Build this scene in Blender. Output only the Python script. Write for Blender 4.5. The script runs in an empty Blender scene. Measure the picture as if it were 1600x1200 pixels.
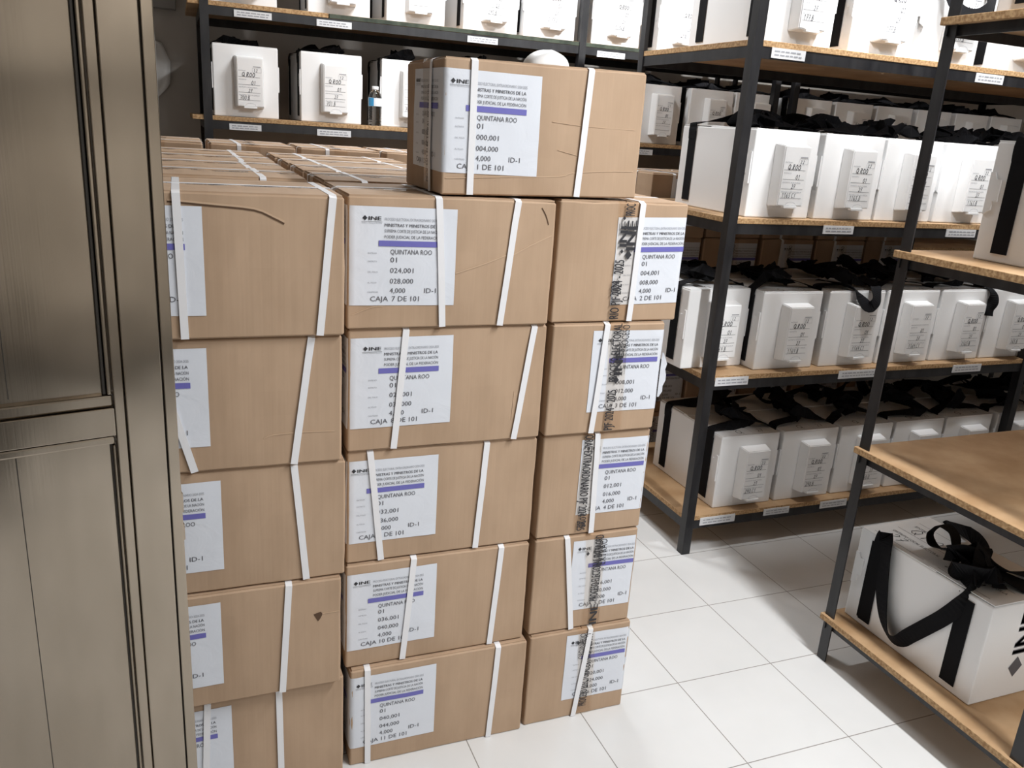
import bpy, bmesh, math, random
from mathutils import Vector, Matrix, noise
PI = math.pi
S = bpy.context.scene
C = S.collection

# ------------------------------------------------------------------ camera
YAW, PITCH, ROLL = math.radians(22.4436), math.radians(17.267), math.radians(3.929)
fw = Vector((math.sin(YAW)*math.cos(PITCH), math.cos(YAW)*math.cos(PITCH), -math.sin(PITCH)))
r0 = Vector((math.cos(YAW), -math.sin(YAW), 0)); u0 = r0.cross(fw)
rt = r0*math.cos(ROLL)+u0*math.sin(ROLL); up = -r0*math.sin(ROLL)+u0*math.cos(ROLL)
cd = bpy.data.cameras.new('camera'); cam = bpy.data.objects.new('camera', cd); C.objects.link(cam)
cd.sensor_fit = 'HORIZONTAL'; cd.sensor_width = 36.0; cd.lens = 36.0*1288.45/1600.0
cd.clip_start = 0.02; cd.clip_end = 100
M = Matrix((rt, up, -fw)).transposed().to_4x4(); M.translation = Vector((0, 0, 1.5491))
cam.matrix_world = M
S.camera = cam
# ------------------------------------------------------------------ world, lamps, exposure
w = bpy.data.worlds.new('room_world'); S.world = w; w.use_nodes = True
w.node_tree.nodes['Background'].inputs[0].default_value = (0.9, 0.95, 1, 1)
w.node_tree.nodes['Background'].inputs[1].default_value = 0.25
S.view_settings.view_transform = 'Standard'; S.view_settings.look = 'None'
S.view_settings.gamma = 1.0; S.view_settings.use_curve_mapping = False
S.view_settings.exposure = -0.12
def tube(name, loc, sx, sy, power, col=(0.97, 0.985, 1.0), tilt=0.0, spread=PI):
    d = bpy.data.lights.new(name, 'AREA'); d.shape = 'RECTANGLE'; d.size = sx; d.size_y = sy
    d.energy = power; d.color = col
    o = bpy.data.objects.new(name, d); C.objects.link(o); o.location = loc; o.rotation_euler = (tilt, 0, 0); d.spread = spread
    return o
tube('ceiling_tube_light', (1.665, 0.55, 2.86), 0.10, 1.0, 76)
tube('ceiling_tube_light', (1.15, 3.40, 2.86), 0.60, 0.08, 33)
for lx in (2.30, 3.30):
    tube('ceiling_tube_light', (lx, 1.96, 3.20), 0.30, 0.05, 26, tilt=math.radians(40), spread=math.radians(72))
tube('ceiling_tube_light', (1.72, -0.95, 2.86), 0.10, 1.0, 42)

# ------------------------------------------------------------------ materials
def mat(name, col, rough=0.5, metal=0.0, **kw):
    m = bpy.data.materials.new(name); m.use_nodes = True
    b = m.node_tree.nodes['Principled BSDF']
    b.inputs['Base Color'].default_value = (*col, 1); b.inputs['Roughness'].default_value = rough
    b.inputs['Metallic'].default_value = metal
    for k, v in kw.items(): b.inputs[k].default_value = v
    return m
def nodes(m): return m.node_tree.nodes, m.node_tree.links, m.node_tree.nodes['Principled BSDF']
def noise_col(m, c1, c2, scale, coord='Object', stretch=(1, 1, 1), detail=4, lo=0.35, hi=0.65):
    n, l, b = nodes(m)
    tc = n.new('ShaderNodeTexCoord'); mp = n.new('ShaderNodeMapping'); mp.inputs['Scale'].default_value = stretch
    nz = n.new('ShaderNodeTexNoise'); nz.inputs['Scale'].default_value = scale; nz.inputs['Detail'].default_value = detail
    cr = n.new('ShaderNodeValToRGB'); cr.color_ramp.elements[0].color = (*c1, 1); cr.color_ramp.elements[1].color = (*c2, 1)
    cr.color_ramp.elements[0].position = lo; cr.color_ramp.elements[1].position = hi
    l.new(tc.outputs[coord], mp.inputs[0]); l.new(mp.outputs[0], nz.inputs['Vector'])
    l.new(nz.outputs['Fac'], cr.inputs[0]); l.new(cr.outputs[0], b.inputs['Base Color'])
    return tc, mp, nz, cr
def bump(m, height_socket, strength, dist):
    n, l, b = nodes(m)
    bp = n.new('ShaderNodeBump'); bp.inputs['Strength'].default_value = strength; bp.inputs['Distance'].default_value = dist
    l.new(height_socket, bp.inputs['Height']); l.new(bp.outputs[0], b.inputs['Normal'])
    return bp

# cardboard: faint vertical flutes and blotches
M_card = mat('cardboard', (0.42, 0.27, 0.16), 0.75)
tc, mp, nz, cr = noise_col(M_card, (0.420, 0.288, 0.187), (0.490, 0.342, 0.228), 9, stretch=(1, 1, 0.35))
n, l, b = nodes(M_card)
mp2 = n.new('ShaderNodeMapping'); mp2.inputs['Scale'].default_value = (60, 60, 1.2)
nz2 = n.new('ShaderNodeTexNoise'); nz2.inputs['Scale'].default_value = 1.0; nz2.inputs['Detail'].default_value = 2
l.new(tc.outputs['Object'], mp2.inputs[0]); l.new(mp2.outputs[0], nz2.inputs['Vector'])
bump(M_card, nz2.outputs['Fac'], 0.25, 0.003)
M_kraft_edge = mat('cardboard_worn_edge', (0.56, 0.40, 0.27), 0.8)
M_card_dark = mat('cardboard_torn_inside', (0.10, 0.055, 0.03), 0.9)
M_paper = mat('label_paper', (0.74, 0.77, 0.83), 0.42)
n, l, b = nodes(M_paper)
tc = n.new('ShaderNodeTexCoord'); nz = n.new('ShaderNodeTexNoise'); nz.inputs['Scale'].default_value = 14; nz.inputs['Detail'].default_value = 3
nz.inputs['Distortion'].default_value = 1.2
l.new(tc.outputs['Object'], nz.inputs['Vector']); bump(M_paper, nz.outputs['Fac'], 0.22, 0.006)
M_black = mat('print_black', (0.025, 0.025, 0.03), 0.6)
M_grey = mat('print_grey', (0.33, 0.34, 0.37), 0.6)
M_dgrey = mat('print_dark_grey', (0.10, 0.10, 0.115), 0.6)
M_purple = mat('print_purple', (0.155, 0.15, 0.47), 0.5)
M_ink = mat('marker_ink', (0.02, 0.02, 0.035), 0.5)
M_strapw = mat('white_strapping', (0.84, 0.84, 0.86), 0.35)
M_tape = mat('packing_tape', (0.66, 0.56, 0.46), 0.16, Alpha=0.16)
n, l, b = nodes(M_tape)
tr = n.new('ShaderNodeBsdfTransparent'); tr.inputs[0].default_value = (0.985, 0.965, 0.94, 1)
gl = n.new('ShaderNodeBsdfGlossy'); gl.inputs['Roughness'].default_value = 0.16
lw = n.new('ShaderNodeLayerWeight'); lw.inputs[0].default_value = 0.5; pw = n.new('ShaderNodeMath'); pw.operation = 'POWER'; pw.inputs[1].default_value = 5.0
mu = n.new('ShaderNodeMath'); mu.operation = 'MULTIPLY_ADD'; mu.inputs[1].default_value = 0.6; mu.inputs[2].default_value = 0.02; ms = n.new('ShaderNodeMixShader')
l.new(lw.outputs['Facing'], pw.inputs[0]); l.new(pw.outputs[0], mu.inputs[0]); l.new(mu.outputs[0], ms.inputs[0]); l.new(tr.outputs[0], ms.inputs[1]); l.new(gl.outputs[0], ms.inputs[2])
l.new(ms.outputs[0], n['Material Output'].inputs['Surface'])
M_white = mat('corrugated_plastic_white', (0.89, 0.893, 0.895), 0.38)
n, l, b = nodes(M_white)
tc = n.new('ShaderNodeTexCoord'); nz = n.new('ShaderNodeTexNoise'); nz.inputs['Scale'].default_value = 6
l.new(tc.outputs['Object'], nz.inputs['Vector']); bump(M_white, nz.outputs['Fac'], 0.10, 0.004)
M_web = mat('black_webbing', (0.0045, 0.0045, 0.006), 0.9, **{'Specular IOR Level': 0.25})
n, l, b = nodes(M_web)
tc = n.new('ShaderNodeTexCoord'); wv = n.new('ShaderNodeTexWave'); wv.inputs['Scale'].default_value = 180
l.new(tc.outputs['Object'], wv.inputs['Vector']); bump(M_web, wv.outputs['Fac'], 0.3, 0.001)
M_steel = mat('black_painted_steel', (0.018, 0.018, 0.021), 0.42)
noise_col(M_steel, (0.007, 0.007, 0.009), (0.022, 0.022, 0.024), 26, stretch=(1, 1, 0.25))
M_board = mat('particle_board', (0.42, 0.27, 0.15), 0.6)
noise_col(M_board, (0.36, 0.215, 0.105), (0.50, 0.33, 0.185), 7, detail=8)
M_bedge = mat('particle_board_edge', (0.42, 0.24, 0.1), 0.8)
noise_col(M_bedge, (0.30, 0.165, 0.07), (0.56, 0.37, 0.19), 120, detail=3)
M_green = mat('green_painted_edge', (0.030, 0.042, 0.025), 0.6)
noise_col(M_green, (0.018, 0.028, 0.016), (0.055, 0.07, 0.045), 30)
M_wall = mat('grey_wall_paint', (0.5, 0.47, 0.44), 0.85)
noise_col(M_wall, (0.47, 0.44, 0.41), (0.53, 0.50, 0.465), 3)
M_ceil = mat('ceiling_paint', (0.6, 0.59, 0.57), 0.9)
noise_col(M_ceil, (0.56, 0.55, 0.53), (0.63, 0.62, 0.6), 2)
M_clear = mat('clear_plastic', (0.95, 0.97, 0.98), 0.08, **{'Transmission Weight': 1.0, 'IOR': 1.33})
M_sleeve = mat('label_sleeve', (0.74, 0.75, 0.77), 0.22)
M_blue = mat('bottle_label_blue', (0.05, 0.32, 0.62), 0.4)
M_film = mat('white_film', (0.88, 0.88, 0.87), 0.5)
M_box_grey = mat('electrical_box_grey', (0.30, 0.29, 0.28), 0.5)

# brushed bronze aluminium
M_alu = mat('brushed_aluminium', (0.40, 0.36, 0.30), 0.17, 1.0)
tc, mp, nz, cr = noise_col(M_alu, (0.35, 0.30, 0.24), (0.40, 0.345, 0.28), 3.0, stretch=(5, 5, 1.2), detail=3)
n, l, b = nodes(M_alu)
mp2 = n.new('ShaderNodeMapping'); mp2.inputs['Scale'].default_value = (300, 300, 3)
nz2 = n.new('ShaderNodeTexNoise'); nz2.inputs['Scale'].default_value = 1.0
l.new(tc.outputs['Object'], mp2.inputs[0]); l.new(mp2.outputs[0], nz2.inputs['Vector']); bp = bump(M_alu, nz2.outputs['Fac'], 0.03, 0.001)
nz3 = n.new('ShaderNodeTexNoise'); nz3.inputs['Scale'].default_value = 5; nz3.inputs['Detail'].default_value = 1
l.new(tc.outputs['Object'], nz3.inputs['Vector']); bp2 = n.new('ShaderNodeBump'); bp2.inputs['Strength'].default_value = 0.35; bp2.inputs['Distance'].default_value = 0.012
l.new(nz3.outputs['Fac'], bp2.inputs['Height']); l.new(bp2.outputs[0], bp.inputs['Normal'])
M_alu_dark = mat('aluminium_shadow_gap', (0.05, 0.045, 0.04), 0.5, 0.6)

# floor tiles 0.3395 m with thin grout
M_floor = mat('white_floor_tile', (0.74, 0.74, 0.73), 0.22)
n, l, b = nodes(M_floor)
tc = n.new('ShaderNodeTexCoord'); sp = n.new('ShaderNodeSeparateXYZ'); l.new(tc.outputs['Object'], sp.inputs[0])
T = 0.3395; grout = []
for ax, off in (('X', 1.653), ('Y', 2.066)):
    a = n.new('ShaderNodeMath'); a.operation = 'SUBTRACT'; a.inputs[1].default_value = off-T*20; l.new(sp.outputs[ax], a.inputs[0])
    d = n.new('ShaderNodeMath'); d.operation = 'DIVIDE'; d.inputs[1].default_value = T; l.new(a.outputs[0], d.inputs[0])
    f = n.new('ShaderNodeMath'); f.operation = 'FRACT'; l.new(d.outputs[0], f.inputs[0])
    g = n.new('ShaderNodeMath'); g.operation = 'PINGPONG'; g.inputs[1].default_value = 0.5; l.new(f.outputs[0], g.inputs[0])
    k = n.new('ShaderNodeMath'); k.operation = 'LESS_THAN'; k.inputs[1].default_value = 0.0042; l.new(g.outputs[0], k.inputs[0])
    grout.append(k)
mx = n.new('ShaderNodeMath'); mx.operation = 'MAXIMUM'; l.new(grout[0].outputs[0], mx.inputs[0]); l.new(grout[1].outputs[0], mx.inputs[1])
nz = n.new('ShaderNodeTexNoise'); nz.inputs['Scale'].default_value = 5; nz.inputs['Detail'].default_value = 5
l.new(tc.outputs['Object'], nz.inputs['Vector'])
cr = n.new('ShaderNodeValToRGB'); cr.color_ramp.elements[0].color = (0.69, 0.69, 0.68, 1); cr.color_ramp.elements[1].color = (0.78, 0.78, 0.775, 1)
l.new(nz.outputs['Fac'], cr.inputs[0])
mix = n.new('ShaderNodeMix'); mix.data_type = 'RGBA'; l.new(mx.outputs[0], mix.inputs[0]); l.new(cr.outputs[0], mix.inputs[6])
mix.inputs[7].default_value = (0.30, 0.28, 0.26, 1); l.new(mix.outputs[2], b.inputs['Base Color'])

# ------------------------------------------------------------------ object helpers
def empty(name, label=None, cat=None, loc=(0, 0, 0), rz=0.0, group=None, kind=None):
    o = bpy.data.objects.new(name, None); C.objects.link(o); o.empty_display_size = 0.05
    o.location = loc; o.rotation_euler = (0, 0, rz)
    return tag(o, label, cat, group, kind)
def tag(o, label=None, cat=None, group=None, kind=None):
    if label: o['label'] = label
    if cat: o['category'] = cat
    if group: o['group'] = group
    if kind: o['kind'] = kind
    return o
def mesh_obj(name, verts, faces, mats, parent=None, midx=None, smooth=False):
    me = bpy.data.meshes.new(name); me.from_pydata([tuple(v) for v in verts], [], faces); me.update()
    if not isinstance(mats, (list, tuple)): mats = [mats]
    for m in mats: me.materials.append(m)
    if midx:
        for p, i in zip(me.polygons, midx): p.material_index = i
    if smooth:
        for p in me.polygons: p.use_smooth = True
    o = bpy.data.objects.new(name, me); C.objects.link(o)
    if parent: o.parent = parent
    return o
def bm_obj(name, bm, mats, parent=None, smooth=False):
    me = bpy.data.meshes.new(name); bm.to_mesh(me); bm.free()
    if not isinstance(mats, (list, tuple)): mats = [mats]
    for m in mats: me.materials.append(m)
    if smooth:
        for p in me.polygons: p.use_smooth = True
    o = bpy.data.objects.new(name, me); C.objects.link(o)
    if parent: o.parent = parent
    return o
def copy_tree(o, parent=None):
    c = o.copy(); C.objects.link(c)
    if parent: c.parent = parent
    for ch in o.children: copy_tree(ch, c)
    return c
def add_box(bm, x0, x1, y0, y1, z0, z1, bev=0.0):
    vs = [bm.verts.new((x, y, z)) for z in (z0, z1) for y in (y0, y1) for x in (x0, x1)]
    fs = [bm.faces.new([vs[i] for i in q]) for q in ((0, 2, 3, 1), (4, 5, 7, 6), (0, 1, 5, 4), (2, 6, 7, 3), (0, 4, 6, 2), (1, 3, 7, 5))]
    if bev:
        es = {e for f in fs for e in f.edges}
        bmesh.ops.bevel(bm, geom=list(es), offset=bev, segments=2, affect='EDGES', profile=0.5)
    return fs
def box_obj(name, x0, x1, y0, y1, z0, z1, m, parent=None, bev=0.0):
    bm = bmesh.new(); add_box(bm, x0, x1, y0, y1, z0, z1, bev)
    return bm_obj(name, bm, m, parent)
def catmull(pts, n):
    out = []
    P = [pts[0]]+list(pts)+[pts[-1]]
    for i in range(1, len(P)-2):
        p0, p1, p2, p3 = P[i-1], P[i], P[i+1], P[i+2]
        for k in range(n):
            t = k/n
            out.append(0.5*((2*p1)+(p2-p0)*t+(2*p0-5*p1+4*p2-p3)*t*t+(3*p1-p0-3*p2+p3)*t**3))
    out.append(P[-2].copy())
    return out
def ribbon_geo(pts, wdirs, width, th, sub=4):
    """strip of webbing through pts; wdirs = direction across it at each point"""
    pts = [Vector(p) for p in pts]; wd = [Vector(q) for q in wdirs]
    P = catmull(pts, sub) if sub > 1 else pts; Wd = catmull(wd, sub) if sub > 1 else wd
    V = []; F = []
    for i, (p, q) in enumerate(zip(P, Wd)):
        t = (P[min(i+1, len(P)-1)]-P[max(i-1, 0)])
        t = t.normalized() if t.length > 1e-9 else Vector((0, 0, 1))
        q = q-t*q.dot(t); q = q.normalized() if q.length > 1e-6 else t.orthogonal().normalized()
        nn = t.cross(q)
        for a, c in ((-1, 1), (1, 1), (1, -1), (-1, -1)): V.append(p+q*(a*width/2)+nn*(c*th/2))
        if i:
            o = (i-1)*4
            for k in range(4): F.append((o+k, o+(k+1) % 4, o+4+(k+1) % 4, o+4+k))
    e = len(V)-4; F.append((0, 3, 2, 1)); F.append((e, e+1, e+2, e+3))
    return V, F
def ribbon(name, pts, wdirs, width, th, m, parent, sub=4):
    V, F = ribbon_geo(pts, wdirs, width, th, sub)
    return mesh_obj(name, V, F, m, parent, smooth=False)

# ------------------------------------------------------------------ lettering
_tx = {}
def glyphs(s):
    if s in _tx: return _tx[s]
    cu = bpy.data.curves.new('lettering', 'FONT'); cu.body = s; cu.resolution_u = 2; cu.fill_mode = 'FRONT'; cu.size = 1.0
    o = bpy.data.objects.new('lettering', cu); C.objects.link(o)
    dg = bpy.context.evaluated_depsgraph_get(); dg.update()
    me = bpy.data.meshes.new_from_object(o.evaluated_get(dg))
    v = [(p.co.x, p.co.y) for p in me.vertices]; f = [tuple(p.vertices) for p in me.polygons]
    bpy.data.objects.remove(o); bpy.data.curves.remove(cu); bpy.data.meshes.remove(me)
    _tx[s] = (v, f); return _tx[s]
CAP = max(y for x, y in glyphs('H')[0])
STROKES = {
 '0': [[(.3, 1), (.05, .7), (.08, .2), (.3, 0), (.55, .25), (.52, .8), (.3, 1)]],
 '1': [[(.18, .78), (.36, 1), (.30, 0)]],
 '2': [[(.05, .8), (.25, 1), (.5, .85), (.45, .55), (.02, .02), (.6, .05)]],
 '3': [[(.05, .95), (.5, .97), (.25, .58), (.52, .4), (.4, .05), (.02, .06)]],
 '4': [[(.12, 1), (.05, .5), (.55, .52)], [(.45, .95), (.4, 0)]],
 '5': [[(.52, 1), (.12, .98), (.08, .6), (.4, .62), (.52, .3), (.3, .02), (.03, .08)]],
 '6': [[(.45, 1), (.12, .6), (.05, .2), (.3, 0), (.52, .2), (.38, .48), (.08, .3)]],
 '7': [[(.05, .95), (.55, 1), (.25, 0)], [(.15, .5), (.5, .52)]],
 '9': [[(.5, .8), (.25, 1), (.06, .75), (.25, .5), (.5, .75), (.45, .1)]],
 'Q': [[(.35, 1), (.08, .75), (.06, .25), (.35, .02), (.62, .3), (.6, .75), (.35, 1)], [(.4, .3), (.75, -.1)]],
 'R': [[(.08, 0), (.12, 1), (.45, .95), (.45, .6), (.1, .5), (.55, 0)]],
 'O': [[(.3, .95), (.05, .7), (.06, .2), (.3, .02), (.55, .25), (.53, .75), (.3, .95)]],
 'B': [[(.08, 0), (.1, 1), (.42, .92), (.38, .58), (.1, .52), (.5, .4), (.45, .05), (.06, 0)]],
 'C': [[(.5, .9), (.25, 1), (.05, .6), (.1, .15), (.35, 0), (.55, .15)]],
 'D': [[(.1, 0), (.1, 1), (.4, .9), (.55, .5), (.4, .08), (.08, 0)]],
 '.': [[(.15, .02), (.25, .06)]], ',': [[(.2, .1), (.1, -.15)]], ' ': []}
class Print:
    """flat ink shapes in a 2D sheet, later mapped on a surface"""
    def __init__(self): self.v = []; self.f = []; self.m = []
    def add(self, V, F, mi):
        o = len(self.v); self.v += V; self.f += [tuple(i+o for i in f) for f in F]; self.m += [mi]*len(F)
    def quad(self, x0, y0, x1, y1, mi, nx=1):
        for i in range(nx):
            a = x0+(x1-x0)*i/nx; c = x0+(x1-x0)*(i+1)/nx
            self.add([(a, y0), (c, y0), (c, y1), (a, y1)], [(0, 1, 2, 3)], mi)
    def text(self, s, x, y, cap, mi, width=None, rot=0, bold=0.0):
        V, F = glyphs(s); k = cap/CAP; w0 = max(p[0] for p in V)-min(p[0] for p in V); x0 = min(p[0] for p in V)
        kx = (width/w0) if width else k
        R = {0: lambda a, b: (a, b), 90: lambda a, b: (-b, a), -90: lambda a, b: (b, -a)}[rot]
        for dx in ((0,) if not bold else (-bold, 0, bold)):
            self.add([(x+R((p[0]-x0)*kx+dx, p[1]*k)[0], y+R((p[0]-x0)*kx+dx, p[1]*k)[1]) for p in V], F, mi)
    def poly(self, pts, mi): self.add(list(pts), [tuple(range(len(pts)))], mi)
    def line(self, a, c, th, mi):
        dx, dy = c[0]-a[0], c[1]-a[1]; L = math.hypot(dx, dy) or 1; nx, ny = -dy/L*th/2, dx/L*th/2
        ex, ey = dx/L*th*.3, dy/L*th*.3
        self.poly([(a[0]+nx-ex, a[1]+ny-ey), (a[0]-nx-ex, a[1]-ny-ey), (c[0]-nx+ex, c[1]-ny+ey), (c[0]+nx+ex, c[1]+ny+ey)], mi)
    def hand(self, s, x, y, h, th, mi, rng, wscale=0.78):
        for ch in s:
            for st in STROKES.get(ch, []):
                q = [(x+(px*wscale+py*.12)*h+rng.uniform(-.03, .03)*h, y+py*h+rng.uniform(-.03, .03)*h) for px, py in st]
                for a, c in zip(q, q[1:]): self.line(a, c, th, mi)
            x += h*wscale*(0.38 if ch in ' .,' else 0.80)
        return x
    def build(self, name, mats, parent, fn):
        F = []
        V3 = [Vector(fn(x, y)) for x, y in self.v]
        return mesh_obj(name, V3, self.f, mats, parent, self.m)

# ------------------------------------------------------------------ room shell
def struct(o): o['kind'] = 'structure'; return o
struct(box_obj('floor', -2.6, 6.2, -2.2, 4.9, -0.1, 0.0, M_floor))
struct(box_obj('ceiling', -2.6, 6.2, -2.2, 4.9, 3.35, 3.45, M_ceil))
struct(box_obj('wall_back', -2.6, 6.2, 4.72, 4.9, 0, 3.35, M_wall))
struct(box_obj('wall_right', 6.0, 6.2, -2.2, 4.72, 0, 3.35, M_wall))
struct(box_obj('wall_left', -2.6, -2.4, -2.2, 4.72, 0, 3.35, M_wall))
M_wall2 = mat('light_wall_paint', (.62, .58, .53), .8); noise_col(M_wall2, (.5, .46, .42), (.68, .64, .58), 2.0)
struct(box_obj('wall_front', -2.4, 6.0, -2.2, -2.0, 0, 3.35, M_wall2))

refl_root = empty('added_reflection_leaf', loc=(0.42, -1.98, 0), kind='structure')  # unseen dark leaf behind the camera, added to darken the aluminium door's reflection
M_dkrefl = mat('dark_reflected_prop', (0.05, 0.045, 0.04), 0.5)
box_obj('added_dark_leaf', -.02, .02, 0.02, 1.12, 0.01, 2.1, M_dkrefl, refl_root, .002)
struct(box_obj('added_reflection_band_1', .5, 2.6, -2.0, -1.97, 0.0, .36, M_dkrefl)); struct(box_obj('added_reflection_band_2', .5, 2.6, -2.0, -1.96, 1.52, 1.70, M_dkrefl))  # two unseen dark bands, added so the aluminium door reflects them
# door: brushed aluminium leaf (two panels, rails, stile) beside its jamb
door = empty('door_1', loc=(-0.041, 1.30, 0), rz=math.radians(14), kind='structure')
Y0 = 0.0   # local +x runs to the free edge, local -y faces the camera
def dbox(name, x0, x1, y0, y1, z0, z1, m=M_alu, bev=0.0015): return box_obj(name, x0, x1, y0, y1, z0, z1, m, door, bev)
dbox('door_jamb', -0.0490, 0.0035, 0.0, 0.045, 0.0, 2.5)
dbox('jamb_return', 0.0065, 0.0235, 0.004, 0.055, 0.0, 2.5)
dbox('jamb_gap', 0.0030, 0.0070, 0.010, 0.044, 0.0, 2.5, M_alu_dark, 0)
dbox('door_stile', -0.0645, -0.0500, 0.003, 0.042, 0.0, 2.45)
dbox('glazing_bead', -0.0725, -0.0660, 0.006, 0.03, 1.132, 2.35, M_alu, 0.002)
dbox('glazing_bead', -0.0780, -0.0735, 0.010, 0.03, 1.132, 2.35, M_alu_dark, 0.001)
dbox('glazing_bead', -0.0705, -0.0660, 0.006, 0.03, 0.10, 1.052, M_alu, 0.002)
dbox('glazing_bead', -0.0725, -0.0708, 0.010, 0.03, 0.10, 1.052, M_alu_dark, 0.0)
dbox('upper_panel', -0.86, -0.0725, 0.016, 0.024, 1.125, 2.4)
dbox('lower_panel', -0.86, -0.0705, 0.016, 0.024, 0.08, 1.06)
dbox('mid_rail', -0.86, -0.0650, 0.003, 0.042, 1.068, 1.112)
dbox('rail_bead', -0.86, -0.0655, 0.006, 0.03, 1.1135, 1.1315, M_alu, 0.003)
dbox('rail_bead', -0.86, -0.0665, 0.006, 0.03, 1.0535, 1.0665, M_alu, 0.003)
dbox('bottom_rail', -0.86, -0.0650, 0.003, 0.042, 0.005, 0.10)
dbox('panel_seam', -0.1972, -0.1960, 0.0148, 0.017, 0.10, 1.05, M_alu_dark, 0)
dbox('panel_seam', -0.1975, -0.1965, 0.0148, 0.017, 1.14, 1.28, M_alu_dark, 0)
dbox('door_stile', -0.93, -0.862, 0.003, 0.042, 0.0, 2.45)
dbox('strike_plate', 0.0225, 0.0275, 0.012, 0.040, 0.915, 0.950)
dbox('strike_plate', 0.0225, 0.0275, 0.012, 0.040, 0.865, 0.895)

# ------------------------------------------------------------------ cardboard cartons
CW, CD, CH = 0.460, 0.303, 0.2780
LAB_MATS = [M_black, M_grey, M_purple, M_dgrey]
class Surf:
    """unrolled side wall of a carton: s=0 front left corner, 0..W front, -D..0 left end, z up"""
    def __init__(self, W, D, H, rng, bul=1.0):
        self.W, self.D, self.H = W, D, H; self.P = 2*(W+D); self.r = 0.005
        self.b = [rng.uniform(0.0004, 0.0024)*bul for _ in range(4)]; self.o = Vector((rng.uniform(0, 50), rng.uniform(0, 50), rng.uniform(0, 50)))
    def at(self, s, z, eps=0.0):
        W, D, H, r = self.W, self.D, self.H, self.r
        s = s % self.P
        bounds = [(0, W), (W, W+D), (W+D, 2*W+D), (2*W+D, 2*W+2*D)]
        org = [(-W/2, -D/2), (W/2, -D/2), (W/2, D/2), (-W/2, D/2)]; dr = [(1, 0), (0, 1), (-1, 0), (0, -1)]; nr = [(0, -1), (1, 0), (0, 1), (-1, 0)]
        for i, (a, c) in enumerate(bounds):
            if s <= c+1e-9: break
        u = s-a; L = c-a
        bl = self.b[i]*math.sin(PI*u/L)*math.sin(PI*min(max(z/H, 0), 1))
        q = Vector((org[i][0]+dr[i][0]*u, org[i][1]+dr[i][1]*u, z))
        nz_ = .0014*noise.noise(q*9+self.o)+.0008*noise.noise(q*24+self.o)
        eps += nz_
        if r < u < L-r:
            d = eps+bl
            return Vector((org[i][0]+dr[i][0]*u+nr[i][0]*d, org[i][1]+dr[i][1]*u+nr[i][1]*d, z))
        # round corner
        if u <= r: j = i; t = 0.5+0.5*u/r; i0 = (i-1) % 4; cor = org[i]
        else: t = 0.5*(u-(L-r))/r; i0 = i; j = (i+1) % 4; cor = org[j]
        n0, n1 = nr[i0], nr[j]
        cx = cor[0]-(n0[0]+n1[0])*r; cy = cor[1]-(n0[1]+n1[1])*r
        a = t*PI/2; nx = n0[0]*math.cos(a)+n1[0]*math.sin(a); ny = n0[1]*math.cos(a)+n1[1]*math.sin(a)
        return Vector((cx+nx*(r+eps), cy+ny*(r+eps), z))
def carton_body(sf, root, rng, top=False):
    W, D, H, r = sf.W, sf.D, sf.H-0.003, sf.r
    ss = []; a = 0
    for L, nn in ((W, 18), (D, 12), (W, 18), (D, 12)):
        ss += [a+r*0.35, a+r]+[a+r+(L-2*r)*k/nn for k in range(1, nn)]+[a+L-r, a+L-r*0.35]; a += L
    zs = [0.0, 0.003]+[0.003+(H-0.006)*k/10 for k in range(1, 10)]+[H-0.003, H]
    V = []; F = []; n = len(ss)
    off = Vector((rng.uniform(0, 99), rng.uniform(0, 99), rng.uniform(0, 99)))
    for k, z in enumerate(zs):
        for s in ss:
            e = -0.003 if k in (0, len(zs)-1) else 0.0
            p = sf.at(s, z, e)
            if k in (len(zs)-2, len(zs)-1) and top:
                p.z += 0.0025*noise.noise(p*14+off)
            V.append(p)
    for k in range(len(zs)-1):
        for i in range(n):
            F.append((k*n+i, k*n+(i+1) % n, (k+1)*n+(i+1) % n, (k+1)*n+i))
    F.append(tuple(range(n-1, -1, -1))); o = (len(zs)-1)*n; F.append(tuple(range(o, o+n)))
    mesh_obj('body', V, F, M_card, root, smooth=False)
    # two long top flaps meeting along the middle, edges a little wavy
    for sgn in (-1, 1):
        nx = 24; V = []; F = []
        for i in range(nx+1):
            x = -W/2+0.004+(W-0.008)*i/nx
            wv = 0.0018*noise.noise(Vector((x*22, sgn*3.0, 0))+off) if top else 0
            for (y, zz) in ((sgn*(D/2-0.004), 0), (sgn*(0.0012+abs(wv)*.4), 1)):
                lift = (abs(wv)*1.5 if zz else abs(wv)*0.4)
                V.append((x, y, H-0.0005)); V.append((x, y, H+0.0028+lift))
        for i in range(nx):
            o = i*4; p = o+4
            F += [(o+1, p+1, p+3, o+3), (o, o+2, p+2, p), (o, p, p+1, o+1), (o+2, o+3, p+3, p+2)]
        F += [(0, 1, 3, 2), (nx*4, nx*4+2, nx*4+3, nx*4+1)]
        if sgn > 0: F = [tuple(reversed(f)) for f in F]
        mesh_obj('top_flap', V, F, M_card, root)
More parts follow.
